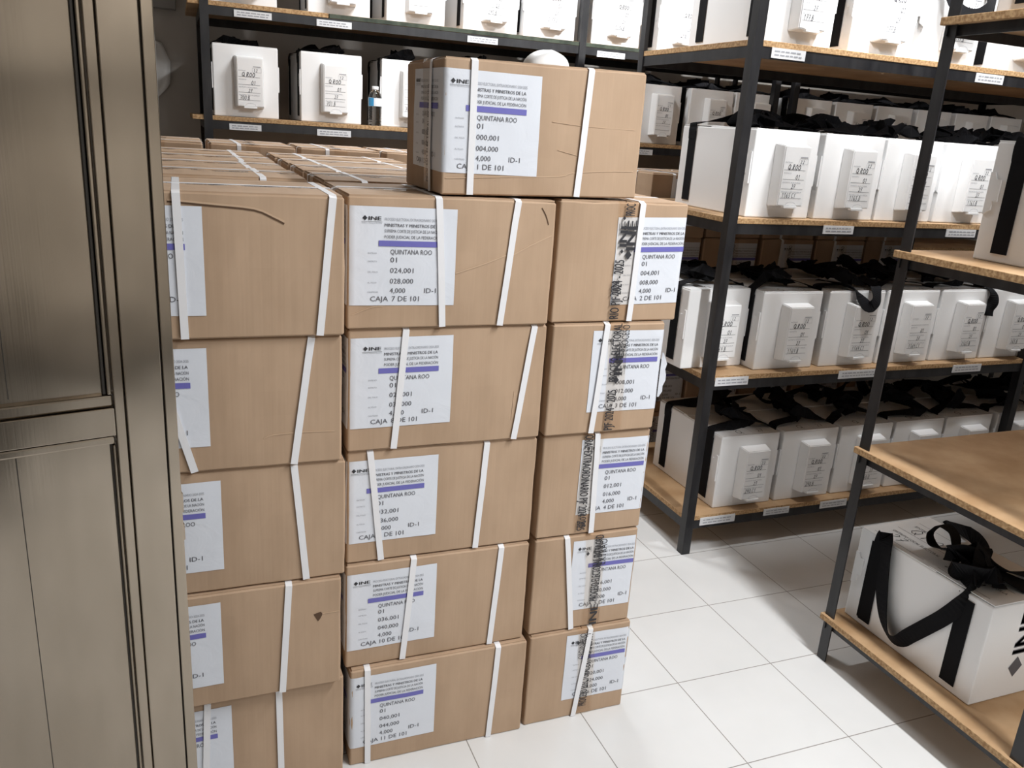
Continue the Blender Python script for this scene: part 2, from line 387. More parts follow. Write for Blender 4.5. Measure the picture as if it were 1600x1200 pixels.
def label_copy(P, x0, y0, num, frm, to, rng):
    """one 0.215 x 0.205 m printed sheet; x0,y0 = its lower left"""
    def X(m): return x0+m
    def Y(v): return y0+0.205*(1-v)
    d = 0.0052
    P.poly([(X(.019), Y(.115)-d), (X(.019)+d, Y(.115)), (X(.019), Y(.115)+d), (X(.019)-d, Y(.115))], 0)
    P.text('INE', X(.027), Y(.135), .0075, 0, .0255, bold=.0004)
    P.quad(X(.012), Y(.153), X(.055), Y(.153)+.0006, 0); P.text('Instituto Nacional Electoral', X(.013), Y(.168), .0016, 3, .041)
    P.text('PROCESO ELECTORAL EXTRAORDINARIO 2024-2025', X(.060), Y(.135), .0055, 1, .122)
    P.text('MINISTRAS Y MINISTROS DE LA', X(.060), Y(.196), .0064, 3, .120, bold=.0001)
    P.text('SUPREMA CORTE DE JUSTICIA DE LA NACIÓN', X(.060), Y(.253), .0062, 3, .121)
    P.text('PODER JUDICIAL DE LA FEDERACIÓN', X(.060), Y(.312), .0062, 3, .121)
    P.quad(X(.048), Y(.392), X(.183), Y(.335), 2, 12)
    for v, cap, val, wd in ((.470, 'ENTIDAD', 'QUINTANA ROO', .089), (.552, 'DISTRITO', '01', None), (.660, 'DEL FOLIO', frm, None), (.770, 'AL FOLIO', to, None), (.868, 'CANTIDAD', '4,000', None)):
        P.text(cap, X(.026), Y(v)-.0002, .0030, 1)
        if val: P.text(val, X(.073), Y(v), .0102 if wd is None else .0096, 3, wd or {2: .0140, 5: .0335, 7: .0500}[len(val)])
    P.text('ID-1', X(.148), Y(.868), .0102, 3, .0255); P.text('CAJA', X(.032), Y(.955), .0102, 3, .038)
    P.text('%s DE 101' % num, X(.078), Y(.955), .0106, 3, .059 if num < 10 else .065)
def ink_map(sf, eps): return lambda s, z: sf.at(s, z, eps)
TAPE_EN = 'PROCESO ELECTORAL EXTRAORDINARIO PJF 2024 - 2025'
def carton(label, loc, yaw, seed, num=None, fold=0.015, girth=((.16, .14), (.38, .36)), end=(.15, .15), tape=0.0, tape_ink=None,
           tilt=0.0, lab_z=0.052, top=False, W=CW, D=CD, H=CH, group=None, kinks=None, roll=(0, 0), top_ink=False, side='front'):
    rng = random.Random(seed)
    root = empty('cardboard_carton', label, 'box', loc, yaw, group)
    root.rotation_euler = (roll[0], roll[1], yaw)
    sf = Surf(W, D, H, rng)
    carton_body(sf, root, rng, top)
    L = 0.215
    if num is not None:
        # label sheet wrapped round the front left corner
        s0, s1 = -L+fold, L+fold; ns = 40; V = []; F = []
        def shift(s): return tilt*(s-0.1)
        for i in range(ns+1):
            s = s0+(s1-s0)*i/ns
            for k in range(9):
                z = lab_z+0.205*k/8
                V.append(sf.at(s, z+shift(s), 0.0011+0.0004*noise.noise(Vector((s*20, z*20, seed)))))
        for i in range(ns):
            for k in range(8): a = i*9+k; F.append((a, a+9, a+10, a+1))
        lb = mesh_obj('shipping_label', V, F, M_paper, root, smooth=True)
        P = Print()
        frm = '%03d,001' % ((num-1)*4); to = '%03d,000' % (num*4)
        for sx in (s0+L, s0):
            P = Print(); label_copy(P, sx, lab_z, num, frm, to, rng)
            P.build('label_print', LAB_MATS, lb, lambda s, z: sf.at(s, z+shift(s), 0.0020))
    if tape is not None:
        # clear tape along the top seam, folded down both ends
        tw = 0.05; pts = []; wd = []
        ec = CD/2 if tape == 0.0 else tape       # distance from the left of the end face
        yc = D/2-ec
        hz = 0.11 if tape == 0.0 else 0.0
        pts = [Vector((-W/2-0.003, yc, hz+0.002)), Vector((-W/2-0.0042, yc*.8, H*.6)), Vector((-W/2-0.0035, yc*.5, H-.004)), Vector((-W/2+.002, yc*.4, H+.0002)), Vector((0, 0, H+.0004)),
               Vector((W/2-.002, 0, H+.0002)), Vector((W/2+.0030, 0, H-.004)), Vector((W/2+.0036, 0, H-0.09))]
        tp = ribbon('packing_tape', pts, [Vector((0, 1, 0))]*8, tw, 0.0004, M_tape, root, 1)
        P2 = Print(); ok = False
        if tape_ink:
            for (tx_, e, z, cap, wd_, rot, bold) in tape_ink:
                s = e-D
                if tx_ == '<>':
                    P2.poly([(s, z-cap/2), (s+cap/2*.8, z), (s, z+cap/2), (s-cap/2*.8, z)], 0)
                else: P2.text(tx_, s, z, cap, 0, wd_, rot, bold)
                P2.build('tape_print', [M_black], tp, ink_map(sf, 0.0052)); P2 = Print()
        if top_ink:
            P3 = Print(); P3.text(TAPE_EN, -W/2+.03, -.010, .017, 0, W-.07)
            P3.build('tape_print', [M_black], tp, lambda x, y: Vector((x, y, H+.0008)))
    # white plastic strapping: two girth straps and one lengthwise
    sw = 0.0145
    for q, (st, sb) in enumerate(girth):
        xt, xb = -W/2+st, -W/2+sb; e = 0.0042
        fr = [sf.at(sb+(st-sb)*t, H*t, e) for t in (0.004, .2, .4, .6, .8)]
        if kinks and q in kinks:
            t, s_ = kinks[q]; fr = [sf.at(sb, .001, e), sf.at(sb+(s_-sb)*.5, H*t*.5, e), sf.at(s_, H*t, e)]
        pts = fr+[Vector((xt, -D/2-e*.8, H-.004)), Vector((xt, -D/2+.006, H+.0006)), Vector((xt, 0, H+.0008)), Vector((xt, D/2-.004, H+.0006)), Vector((xt, D/2+e*.8, H-.004)), Vector((xt, D/2+e, .004))]
        wds = [Vector((1, 0, 0))]*len(pts)
        ribbon('strap', pts, wds, sw, 0.0007, M_strapw, root, 1)
    et, eb = end
    yt, yb = D/2-et, D/2-eb; e = 0.0056
    pts = [sf.at(eb-D+(et-eb)*t, H*t, e) for t in (0.004, .25, .5, .75)]+[Vector((-W/2-e*.8, yt, H-.004)), Vector((-W/2+.008, yt, H+.0012)), Vector((0, yt, H+.0015)), Vector((W/2-.004, yt, H+.0012)), Vector((W/2+e, yt, H-.004)), Vector((W/2+e, yt, .004))]
    ribbon('strap', pts, [Vector((0, 1, 0))]*len(pts), sw, 0.0007, M_strapw, root, 1)
    root['_'] = 1
    del root['_']
    return root, sf
def crease(root, sf, pts, wd=0.0022, m=None, name='crease', eps=0.0006):
    V, F = ribbon_geo([sf.at(s, z, eps) for s, z in pts], [Vector((0, 0, 1))]*len(pts), wd, 0.0008, 3)
    return mesh_obj(name, V, F, m or M_kraft_edge, root)

ZL = [0.0, 0.280, 0.5608, 0.842, 1.1225]       # bottoms of the five layers
ORD = ['bottom', 'second lowest', 'middle', 'second highest', 'top']
# middle column (long sides forward), boxes 11..7 from the floor up
GB = [((.041, .044), (.379, .366)), ((.161, .139), (.384, .367)), ((.051, .080), (.329, .313)), ((.125, .103), (.427, .393)), ((.190, .207), (.368, .341))]
FB = [0.0, 0.004, -0.004, 0.018, 0.016]; LZ = [.052, .048, .050, .054, .050]; dxB = [.557, .547, .549, .548, .544]; dyB = [1.681, 1.694, 1.699, 1.693, 1.686]
boxB = []
for k in range(5):
    num = 11-k
    o, sf = carton('strapped brown carton labelled CAJA %d DE 101, in the middle column' % num, (dxB[k], dyB[k]+CD/2, ZL[k]), 0, 100+k, num, FB[k], GB[k], (.14, .15),
                   tilt=(.004, .010, .006, .008, -.01)[k], lab_z=LZ[k], top=(k == 4), group='front face of the carton stack', kinks={1: (.82, .362)} if k == 4 else None)
    boxB.append((o, sf))
o, sf = boxB[4]
crease(o, sf, [(.232, .118), (.30, .140), (.345, .157), (.352, .153), (.40, .178), (.452, .202)])
crease(o, sf, [(.01, .030), (.05, .046), (.075, .048)], .0014)
crease(o, sf, [(.425, .262), (.436, .245), (.443, .226)], .0022, M_card_dark)
# right column (short ends forward), boxes 6..2 from the floor up
EC = [(.174, .145), (.087, .121), (.145, .153), (.140, .122), (.208, .202)]
xC = [(.801, 1.100), (.796, 1.093), (.796, 1.094), (.793, 1.094), (.788, 1.122)]
yC = [1.690, 1.698, 1.700, 1.692, 1.697]
INK = {
 0: [('PROCESO ELECTORAL EXTRAORDINARIO', .182, .030, .023, .232, 90, .0004), ('ORDINARIO', .160, .186, .017, .080, 90, 0), ('<>', .140, .238, .012, 0, 0, 0)],
 1: [('PROCESO ELECTORAL EXTRAORD', .192, .078, .024, .195, 90, .0005), ('INE', .196, .006, .022, .060, 90, .0012), ('<>', .150, .222, .012, 0, 0, 0), ('EXTRAO', .204, .185, .022, .075, 90, 0), ('Instituto Nacional Electoral', .202, .006, .003, .045, 90, 0)],
 2: [('ORAL EXTRAORDINARIO PJF 2024 - 2025', .110, .274, .023, .262, -90, .0005), ('2025', .116, .060, .019, .040, -90, 0)],
 3: [('PJF 2024 - 2025', .180, .006, .023, .105, 90, .0005), ('<>', .176, .136, .020, 0, 0, 0), ('INE', .190, .150, .022, .058, 90, .0012), ('PROCESO ELECTORAL', .178, .132, .022, .145, 90, .0004), ('PROCESO', .200, .208, .020, .066, 90, 0), ('Instituto Nacional Electoral', .198, .150, .003, .06, 90, 0)],
 4: [('RIO PJF 2024 - 2025', .172, .008, .024, .140, 90, .0005), ('2024', .166, .062, .022, .036, 90, 0), ('<>', .181, .160, .022, 0, 0, 0), ('INE', .196, .172, .023, .066, 90, .0016), ('INE', .174, .180, .019, .056, 90, .0014), ('<>', .163, .168, .011, 0, 0, 0), ('<>', .162, .244, .010, 0, 0, 0), ('PROC', .188, .250, .024, .027, 90, .0004), ('Instituto Nacional Electoral', .206, .150, .003, .06, 90, 0)]}
boxC = []
for k in range(5):
    num = 6-k; Dk = xC[k][1]-xC[k][0]; cx = sum(xC[k])/2
    o, sf = carton('strapped brown carton labelled %d DE 101 with printed tape, in the right-hand column' % num, (cx, yC[k]+CW/2, ZL[k]), PI/2, 200+k, num, (.022, .026, .022, .020, .030)[k], ((.14, .15), (.36, .36)), EC[k],
                   tape=(.176, .182, .127, .182, .178)[k], tape_ink=INK[k], tilt=(-.02, -.02, -.01, -.01, .02)[k], lab_z=(.052, .050, .052, .052, .046)[k], top=(k == 4), D=Dk, group='front face of the carton stack', H=CH+(.003 if k == 4 else 0))
    boxC.append((o, sf))
o, sf = boxC[3]      # label edge peeling away past the corner
V = []; F = []
for i in range(9):
    z = .085+.115*i/8; q = .013*math.sin(PI*i/8)**.6*(1+.25*math.sin(i*2.3))
    V += [(-.2325, -o_y, z) for o_y in (.150,)]+[(-.2350, -(.150+q+.003), z)]
F = [(i*2, i*2+2, i*2+3, i*2+1) for i in range(8)]
pf = mesh_obj('label_flap', V, F, M_paper, o); md = pf.modifiers.new('thick', 'SOLIDIFY'); md.thickness = .0006
# left column (long sides forward, half behind the door), boxes 16..12 from the floor up
GA = [((.155, .140), (.310, .312)), ((.10, .11), (.345, .327)), ((.10, .11), (.351, .374)), ((.095, .165), (.398, .360)), ((.155, .158), (.437, .411))]
dxA = [.079, .068, .078, .068, .070]; dyA = [1.672, 1.650, 1.658, 1.652, 1.640]
LA = ['bottom', 'fourth down, with a small punctured hole', 'third down', 'second down', 'topmost, with a long torn crease']
boxA = []
for k in range(5):
    num = 16-k
    o, sf = carton('brown carton in the left column beside the door, %s' % LA[k], (dxA[k], dyA[k]+CD/2, ZL[k]), 0, 300+k, num, (-.010, -.013, -.012, -.018, -.017)[k], GA[k], (.15, .15),
                   tilt=(.008, .010, .006, .0, -.004)[k], lab_z=(.046, .050, .050, .054, .046)[k], top=(k == 4), group='front face of the carton stack', top_ink=(k == 4))
    boxA.append((o, sf))
o, sf = boxA[4]
crease(o, sf, [(.14, .258), (.22, .252), (.29, .246), (.325, .232), (.345, .222)], .0035, M_card_dark, 'tear')
crease(o, sf, [(.14, .261), (.22, .2555), (.29, .2495), (.325, .2355), (.345, .226)], .0035, None, 'tear')
o, sf = boxA[1]
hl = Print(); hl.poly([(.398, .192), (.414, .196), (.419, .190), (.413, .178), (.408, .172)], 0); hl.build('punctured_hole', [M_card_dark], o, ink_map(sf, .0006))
crease(o, sf, [(.417, .190), (.44, .190), (.457, .190)], .0012)
o, sf = boxA[3]; crease(o, sf, [(.30, .062), (.32, .068), (.38, .070), (.445, .068)], .0016)
o, sf = boxB[3]; crease(o, sf, [(.385, .05), (.388, .12)], .0012)
# lone carton on top of the stack
o, sf = carton('single brown carton labelled CAJA 1 DE 101 resting on top of the stack', (.745, 1.705+CD/2-.01, 1.4075), math.radians(.6), 400, 1, .0, ((.064, .062), (.330, .314)), (.205, .215),
               tape=.190, tape_ink=[('PROCESO ELECTORAL EXTRAORD', .205, .02, .016, .20, 90, 0)], tilt=-.016, lab_z=.044, top=True, W=.468, D=.285, H=.272, roll=(0, math.radians(-.75)))
crease(o, sf, [(.008, .034), (.15, .040), (.27, .044), (.30, .052), (.38, .058), (.455, .060)], .0018)
crease(o, sf, [(.262, .10), (.32, .088)], .0012); crease(o, sf, [(.245, .158), (.33, .152), (.45, .150)], .0012)

# rows behind, same layers; the top layer shows its tops, straps and taped seams
p_rear, _ = carton('brown carton lying second row back in the left column, top layer', (0, 0, 0), 0, 500, None, girth=((.10, .10), (.36, .36)), end=(.10, .10), top=True, top_ink=True)
p_hid, _ = carton('brown carton buried behind the front face of the stack', (0, 0, -3), 0, 501, None, group='cartons buried inside the stack')
first = {'r': True, 'h': True}
def place(kind, x, y, z, rz, label=None, group=None):
    src = p_rear if kind == 'r' else p_hid
    if first[kind]: o = src; first[kind] = False
    else: o = copy_tree(src)
    o.location = (x, y, z); o.rotation_euler = (0, 0, rz)
    if label: o['label'] = label
    if group: o['group'] = group
    return o
rowname = ['second', 'third', 'fourth', 'fifth']
rr = random.Random(5)
for j in range(4):
    y = 2.022+.319*j
    for col, cx, nm in (('l', .050, 'left column beside the door'), ('m', .540, 'middle column behind CAJA 7')):
        for k in range(5):
            if k == 4:
                place('r', cx+rr.uniform(-.006, .006), y+CD/2-.005, ZL[k]+rr.uniform(0.0002, .002), rr.uniform(-.008, .008), 'brown carton showing its taped top, %s row back in the %s' % (rowname[j], nm), 'tops of the cartons behind the front face')
            else: place('h', cx, y+CD/2-.005, ZL[k], 0, None, 'cartons buried inside the stack')
backrow = []
for i in range(4):
    cx = -.06+.326*i
    for k in range(5):
        if k == 4:
            place('r', cx, 3.312+CW/2, ZL[k]+.022, PI/2+(-.01, .008, -.008, .008)[i], 'brown carton turned endwise at the back of the stack, %s from the door side' % ('first', 'second', 'third', 'fourth')[i], 'endwise cartons at the back of the stack')
        else:
            place('h', cx, 3.312+CW/2, ZL[k]+.005*k, PI/2, None, 'cartons buried inside the stack')

# dark stack of cartons behind the middle rack
zz = [0.0, .2802, .5604, .8406, 1.1208]
nthc = ['leftmost', 'second', 'third', 'fourth', 'fifth']
hc = None
p_dark, _ = carton('brown carton', (0, 0, 0), PI/2, 610, 23, .026, ((.14, .15), (.36, .36)), (.11, .10), tape=.17, tape_ink=[('PROCESO ELECTORAL EXTRAORD', .17, .05, .018, .2, 90, 0)])
df = True
for i in range(5):
    cx = 2.085+.3235*i
    for k in range(5):
        vis = k in (1, 3, 4)
        lab = 'shadowed brown carton behind the middle rack, %s column, %s layer up' % (nthc[i], ('floor', 'second', 'third', 'fourth', 'fifth')[k])
        o = p_dark if df else copy_tree(p_dark); df = False
        o.location = (cx+((i*7+k*3) % 5-2)*.002, 3.235+CW/2+((i*3+k*5) % 4)*.005, zz[k]); o.rotation_euler = (0, 0, PI/2)
        o['label'] = lab; o['group'] = 'cartons in the dark behind the middle rack'
# white crumpled plastic bowl-shaped lump on the top carton
V = []; F = []; nu, nv = 28, 9
for k in range(nv):
    t = k/(nv-1)*PI/2
    for i in range(nu):
        a = 2*PI*i/nu; r_ = math.cos(t)**.8*(1+.05*math.sin(5*a+1)*math.cos(t)); V.append((.055*r_*math.cos(a)+.006*math.sin(t), .045*r_*math.sin(a), .0006+.037*math.sin(t)*(1+.08*math.sin(3*a))))
for k in range(nv-1):
    for i in range(nu): F.append((k*nu+i, k*nu+(i+1) % nu, (k+1)*nu+(i+1) % nu, (k+1)*nu+i))
F.append(tuple(range(nu-1, -1, -1)))
o = mesh_obj('plastic_dish', V, F, M_film, None, smooth=True)
o.location = (.803, 1.870, 1.6835); tag(o, 'small white domed plastic dish upside down on the top carton CAJA 1', 'dish')

# ------------------------------------------------------------------ shelving
def rack(name, label, x0, x1, y0, y1, levels, ztop, posts, tags_, inset=0.0, splits=None, bh=.036):
    root = empty(name, label, 'shelf', (0, 0, 0))
    a = 0.036; t = 0.004
    for (px, py, sx, sy) in posts:      # angle iron, corner at px,py, legs running sx,sy
        bm = bmesh.new()
        add_box(bm, min(px, px+sx*a), max(px, px+sx*a), min(py, py+sy*t), max(py, py+sy*t), 0, ztop)
        add_box(bm, min(px, px+sx*t), max(px, px+sx*t), min(py+sy*t, py+sy*a), max(py+sy*t, py+sy*a), 0, ztop)
        bm_obj('post', bm, M_steel, root)
    for li, z in enumerate(levels):
        segs = splits[li] if splits else [(x0, x1, M_bedge)]
        for (sx0, sx1, em) in segs:
            bm = bmesh.new(); add_box(bm, sx0, sx1-.002, y0, y1, z-.019, z, .0015)
            for f in bm.faces:
                f.material_index = 0 if abs(f.normal.z) > .7 else 1
            bm.normal_update()
            for f in bm.faces: f.material_index = 0 if abs(f.normal.z) > .7 else 1
            bm_obj('shelf_board', bm, [M_board, em], root)
        zb = z-.0195
        q = .006
        box_obj('shelf_beam', x0+q, x1-q, y0+.002+inset, y0+.006+inset, zb-bh, zb, M_steel, root)
        box_obj('shelf_beam', x0+q, x1-q, y1-.006-inset, y1-.002-inset, zb-bh, zb, M_steel, root)
        box_obj('shelf_beam', x0+.002+inset, x0+.006+inset, y0+.008, y1-.008, zb-bh, zb, M_steel, root)
        box_obj('shelf_beam', x1-.006-inset, x1-.002-inset, y0+.008, y1-.008, zb-bh, zb, M_steel, root)
    rngt = random.Random(len(label))
    for (tx0, tx1, zc, hh) in tags_:
        tg = box_obj('shelf_tag', tx0, tx1, y0-.0035, y0-.0005, zc-hh/2, zc+hh/2, M_sleeve, root)
        P = Print(); L = tx1-tx0
        for r_ in range(2):
            xx = tx0+L*.08
            while xx < tx1-L*.15:
                ww = rngt.uniform(.008, .022); P.quad(xx, zc+hh*(.12-.36*r_), min(xx+ww, tx1-.006), zc+hh*(.12-.36*r_)+hh*.13, 0); xx += ww+.004
        P.build('tag_print', [M_grey], tg, lambda x, z: Vector((x, y0-.0042, z)))
    return root
LV = [.160, .728, 1.300, 1.873, 2.440]  # highest level: unseen board, added to keep lamp light off the back rack
XM0, XM1, YM0, YM1 = 1.760, 5.02, 2.408, 3.150
midrack = rack('shelving_rack', 'black steel rack with wooden boards full of white ballot boxes, across the aisle', XM0, XM1, YM0, YM1, LV, 2.62,
     [(XM0-.003, YM0-.005, 1, 1), (XM0-.003, YM1+.005, 1, -1), (3.400, YM0-.005, 1, 1), (3.400, YM1+.005, 1, -1), (XM1+.003, YM0-.005, -1, 1), (XM1+.003, YM1+.005, -1, -1)],
     [(1.798, 1.945, .705, .032), (2.376, 2.58, .705, .032), (2.986, 3.15, .702, .032), (2.173, 2.314, 1.268, .030), (2.78, 2.937, 1.266, .030),
      (1.832, 1.97, 1.838, .032), (2.758, 2.899, 1.836, .032), (1.822, 1.985, .134, .032), (2.124, 2.25, .138, .028), (2.41, 2.55, .138, .030)])
XR0, XR1, YR0, YR1 = 1.818, 4.30, 1.030, 1.728
rack('shelving_rack', 'nearest rack at the right edge with a bare middle board and dark frame', XR0, XR1, YR0, YR1, [.155, .718, 1.297, 1.885], 2.62,
     [(XR0+.010, YR1-.010, 1, -1), (XR0+.010, YR0+.004, 1, 1), (3.05, YR1-.010, 1, -1), (3.05, YR0+.004, 1, 1), (XR1-.010, YR1-.010, -1, -1), (XR1-.010, YR0+.004, -1, 1)], [], inset=.016, bh=.026)
XB0, XB1, YB0, YB1 = .118, 5.40, 4.015, 4.60
rack('shelving_rack', 'long rack along the back wall behind the cartons, with green painted board edges', XB0, XB1, YB0, YB1, [.50, .98, 1.512, 1.976], 2.60,
     [(XB0+.002, YB0-.005, 1, 1), (XB0+.002, YB1+.005, 1, -1), (1.895, YB0-.005, 1, 1), (1.895, YB1+.005, 1, -1), (3.115, YB0-.005, 1, 1), (3.115, YB1+.005, 1, -1), (3.248, YB0-.005, 1, 1), (3.248, YB1+.005, 1, -1), (XB1, YB0-.005, -1, 1), (XB1, YB1+.005, -1, -1)],
     [(.258, .414, 1.936, .028), (.606, .761, 1.934, .028), (1.309, 1.462, 1.934, .028), (1.997, 2.156, 1.930, .028), (.224, .36, 1.470, .026), (.606, .761, 1.468, .028), (2.20, 2.38, 1.468, .028), (2.8, 2.95, 1.468, .028)],
     splits=[[(XB0, XB1, M_bedge)], [(XB0, XB1, M_bedge)], [(XB0-.045, 1.9, M_bedge), (1.902, 3.20, M_bedge), (3.202, XB1, M_bedge)],
             [(XB0-.045, .66, M_bedge), (.662, 1.90, M_green), (1.904, 3.20, M_green), (3.202, XB1, M_bedge)]])

# ------------------------------------------------------------------ ballot boxes
BW, BD, BH = .276, .460, .302
def band_pts(x, y, z0, z1): return [Vector((x, y, z0)), Vector((x, y, (z0+z1)/2)), Vector((x, y, z1))]
def pocket_print(parent, xc, entry, seed):
    rng = random.Random(seed); P = Print(); w_, h_ = .110, .200; x0 = xc-w_/2+.006; z0 = .048
    def X(u): return x0+u*(w_-.010)
    def Z(v): return z0+h_*(1-v)
    P.quad(X(.60), Z(.29), X(.98), Z(.29)+.0007, 1); P.quad(X(.60), Z(.205), X(.98), Z(.205)+.0007, 1); P.quad(X(.60), Z(.29), X(.605), Z(.205), 1); P.quad(X(.975), Z(.29), X(.98), Z(.205), 1)
    P.quad(X(.63), Z(.18), X(.95), Z(.165), 1)
    for cap, v, wd in (('ENTIDAD', .275, .30), ('DISTRITO', .455, .32), ('DISTRITO ELECTORAL', .615, .78), ('SECCIÓN Y TIPO DE CASILLA', .775, .86)):
        P.text(cap, X(.02), Z(v), .0042, 1, wd*(w_-.010))
    for v in (.395, .555, .715, .875): P.quad(X(.0), Z(v), X(.92), Z(v)+.0010, 0)
    a, q, c, d, e = entry
    th = .0016
    if a: P.hand(a, X(.66), Z(.275), .011, .0012, 0, rng)
    if q: P.hand(q, X(.16), Z(.385), .0175, .0021, 0, rng, .9)
    if c: P.hand(c, X(.55), Z(.545), .0155, th, 0, rng)
    if d: P.hand(d, X(.42), Z(.705), .0140, th*.9, 0, rng)
    if e: P.hand(e, X(.06), Z(.865), .0165, .0014, 0, rng, .72)
    n_ = 10
    for i in range(n_):          # printed thumb notch outline
        a0, a1 = PI*i/n_, PI*(i+1)/n_
        P.line((X(.5)+.022*math.cos(a0), Z(.985)+.010*math.sin(a0)), (X(.5)+.022*math.cos(a1), Z(.985)+.010*math.sin(a1)), .0007, 1)
    P.build('pocket_print', [M_ink, M_grey], parent, lambda x, z: Vector((x, -BD/2-.0488, z)))
def ballot_body(root, seed, lid_ink=None):
    rng = random.Random(seed)
    bm = bmesh.new(); add_box(bm, -BW/2, BW/2, -BD/2, BD/2, 0, BH-.004, .004)
    bm_obj('body', bm, M_white, root)
    # lid flaps: overlapping sheet with a step
    box_obj('lid_flap', -BW/2+.002, BW/2-.002, -BD/2+.001, BD*.1, BH-.0045, BH-.001, M_white, root, .0008)
    box_obj('lid_flap', -BW/2+.004, BW/2-.004, BD*.04, BD/2-.001, BH-.0012, BH+.0015, M_white, root, .0008)
    # side latch tabs by the front corners
    for s in (-1, 1):
        for yb in ((-BD/2+.004, 1),) if True else ():
            x = s*BW/2; V = []
            prof = [(.000, .115), (.020, .128), (.020, .150), (.034, .150), (.034, .205), (.020, .205), (.012, .222), (.000, .222)]
            V = [(x+s*.0004, -BD/2+.003+p, z) for p, z in prof]+[(x+s*.0048, -BD/2+.003+p, z) for p, z in prof]
            m_ = len(prof); F = [tuple(range(m_)), tuple(range(2*m_-1, m_-1, -1))]+[(i, (i+1) % m_, m_+(i+1) % m_, m_+i) for i in range(m_)]
            mesh_obj('latch_tab', V, F, M_white, root)
def pocket(root, entry, seed, xc=.012):
    w_ = .110; y0 = -BD/2; d = .048; z0, z1 = .043, .252
    V = [(xc-w_/2-.008, y0+.001, z0-.002), (xc+w_/2+.008, y0+.001, z0-.002), (xc+w_/2+.008, y0+.001, z1+.006), (xc-w_/2-.008, y0+.001, z1+.006),
         (xc-w_/2, y0-d, z0+.004), (xc+w_/2, y0-d, z0+.004), (xc+w_/2, y0-d, z1-.002), (xc-w_/2, y0-d, z1-.002)]
    bm = bmesh.new(); vs = [bm.verts.new(v) for v in V]
    for q in ((3, 2, 1, 0), (4, 5, 6, 7), (0, 1, 5, 4), (2, 3, 7, 6), (1, 2, 6, 5), (3, 0, 4, 7)): bm.faces.new([vs[i] for i in q])
    bmesh.ops.recalc_face_normals(bm, faces=bm.faces)
    bmesh.ops.bevel(bm, geom=list(bm.edges), offset=.003, segments=2, affect='EDGES')
    p = bm_obj('document_pocket', bm, M_white, root)
    if entry: pocket_print(p, xc, entry, seed)
    # folded tongue under the pocket
    box_obj('pocket_tongue', xc-.028, xc+.028, y0-d-.004, y0-d+.012, z0-.004, z0+.0045, M_white, p, .001)
    return p
def strap_bands(root):
    for s in (-1, 1):
        for y in (-.156, .156):
            x = s*(BW/2+.0022)
            ribbon('strap_band', band_pts(x, y, .022, BH-.022), [Vector((0, 1, 0))]*3, .046, .0022, M_web, root, 1)
def strap_heap(root, seed, n=2, hang=0, high=.05):
    """slack webbing handles thrown over the lid: each leaves a side band, wanders over the lid and comes back to the other band"""
    rng = random.Random(seed)
    for s in ((-1, 1) if n == 2 else (-1,)):
        x = s*(BW/2+.0035); ya, yb = -.156, .156
        pts = [Vector((x, ya, BH-.05)), Vector((x, ya, BH-.006)), Vector((s*(BW/2-.018), ya+.004, BH+.010))]
        wd = [Vector((0, 1, 0)), Vector((0, 1, 0)), Vector((0, 1, 0))]
        m_ = 7
        for i in range(m_):
            t = (i+.5)/m_; y = ya+(yb-ya)*t+rng.uniform(-.05, .05)
            xx = -s*rng.uniform(-.05, .085); z = BH+.012+rng.uniform(0, high)
            pts.append(Vector((xx, max(-.19, min(.19, y)), z)))
            an = rng.uniform(-1.0, 1.0)
            wd.append(Vector((math.cos(an)*rng.choice((-1, 1)) if False else math.cos(an), .5*math.sin(an), rng.uniform(-.8, .8))))
        pts += [Vector((s*(BW/2-.018), yb-.004, BH+.010)), Vector((x, yb, BH-.006)), Vector((x, yb, BH-.05))]
        wd += [Vector((0, 1, 0))]*3
        ribbon('carry_strap', pts, wd, .046, .0022, M_web, root, 5)
    # knotted middle
    if n == 2:
        pts = []; wd = []
        for i in range(9):
            a = i*1.9+rng.uniform(-.3, .3); r_ = .035+.02*rng.random()
            pts.append(Vector((r_*math.cos(a)+rng.uniform(-.02, .02), -.05+r_*math.sin(a)*1.4+rng.uniform(-.04, .04), BH+.018+high*.9*rng.random())))
            wd.append(Vector((rng.uniform(-1, 1), rng.uniform(-1, 1), rng.uniform(-.4, 1))))
        ribbon('strap_knot', pts, wd, .046, .0022, M_web, root, 4)
def lid_print(root, seed, full=False, q='27'):
    rng = random.Random(seed); P = Print()
    # the lid reads from the long side: local u runs along +y -> box length
    fn = lambda x, y: Vector((x, y, BH-.0006+(.0030 if y > BD*.04 else 0)))
    if not full:
        P.quad(-.125, -.222, .125, -.2212, 1, 4); P.quad(-.125, -.155, .125, -.1542, 1, 4); P.quad(.02, -.222, .0208, -.155, 1)
        P.hand('Q', -.05, -.208, .034, .0022, 0, rng, 1.1); P.hand('27', .05, -.205, .026, .0016, 0, rng); P.text('DISTRITO', -.118, -.170, .006, 1)
    P.build('lid_print', [M_ink, M_grey], root, fn) if not full else None
BALLOT = {}
def ballot(label, loc, rz, entry, seed, variant=0, group=None, heap=True, xc=.012, ink=False, n=2, high=.05):
    root = empty('ballot_box', label, 'box', loc, rz, group)
    if not BALLOT:
        p = empty('ballot_box', None, None); ballot_body(p, 1); strap_bands(p); BALLOT['base'] = p
    for ch in list(BALLOT['base'].children): copy_tree(ch, root)
    pocket(root, entry, seed, xc)
    if ink: lid_print(root, seed)
    if heap:
        key = ('heap', variant % 6, n, high)
        if key not in BALLOT:
            p = empty('ballot_box'); strap_heap(p, 40+variant, n, 0, high); BALLOT[key] = p
        for ch in list(BALLOT[key].children): copy_tree(ch, root)
    return root
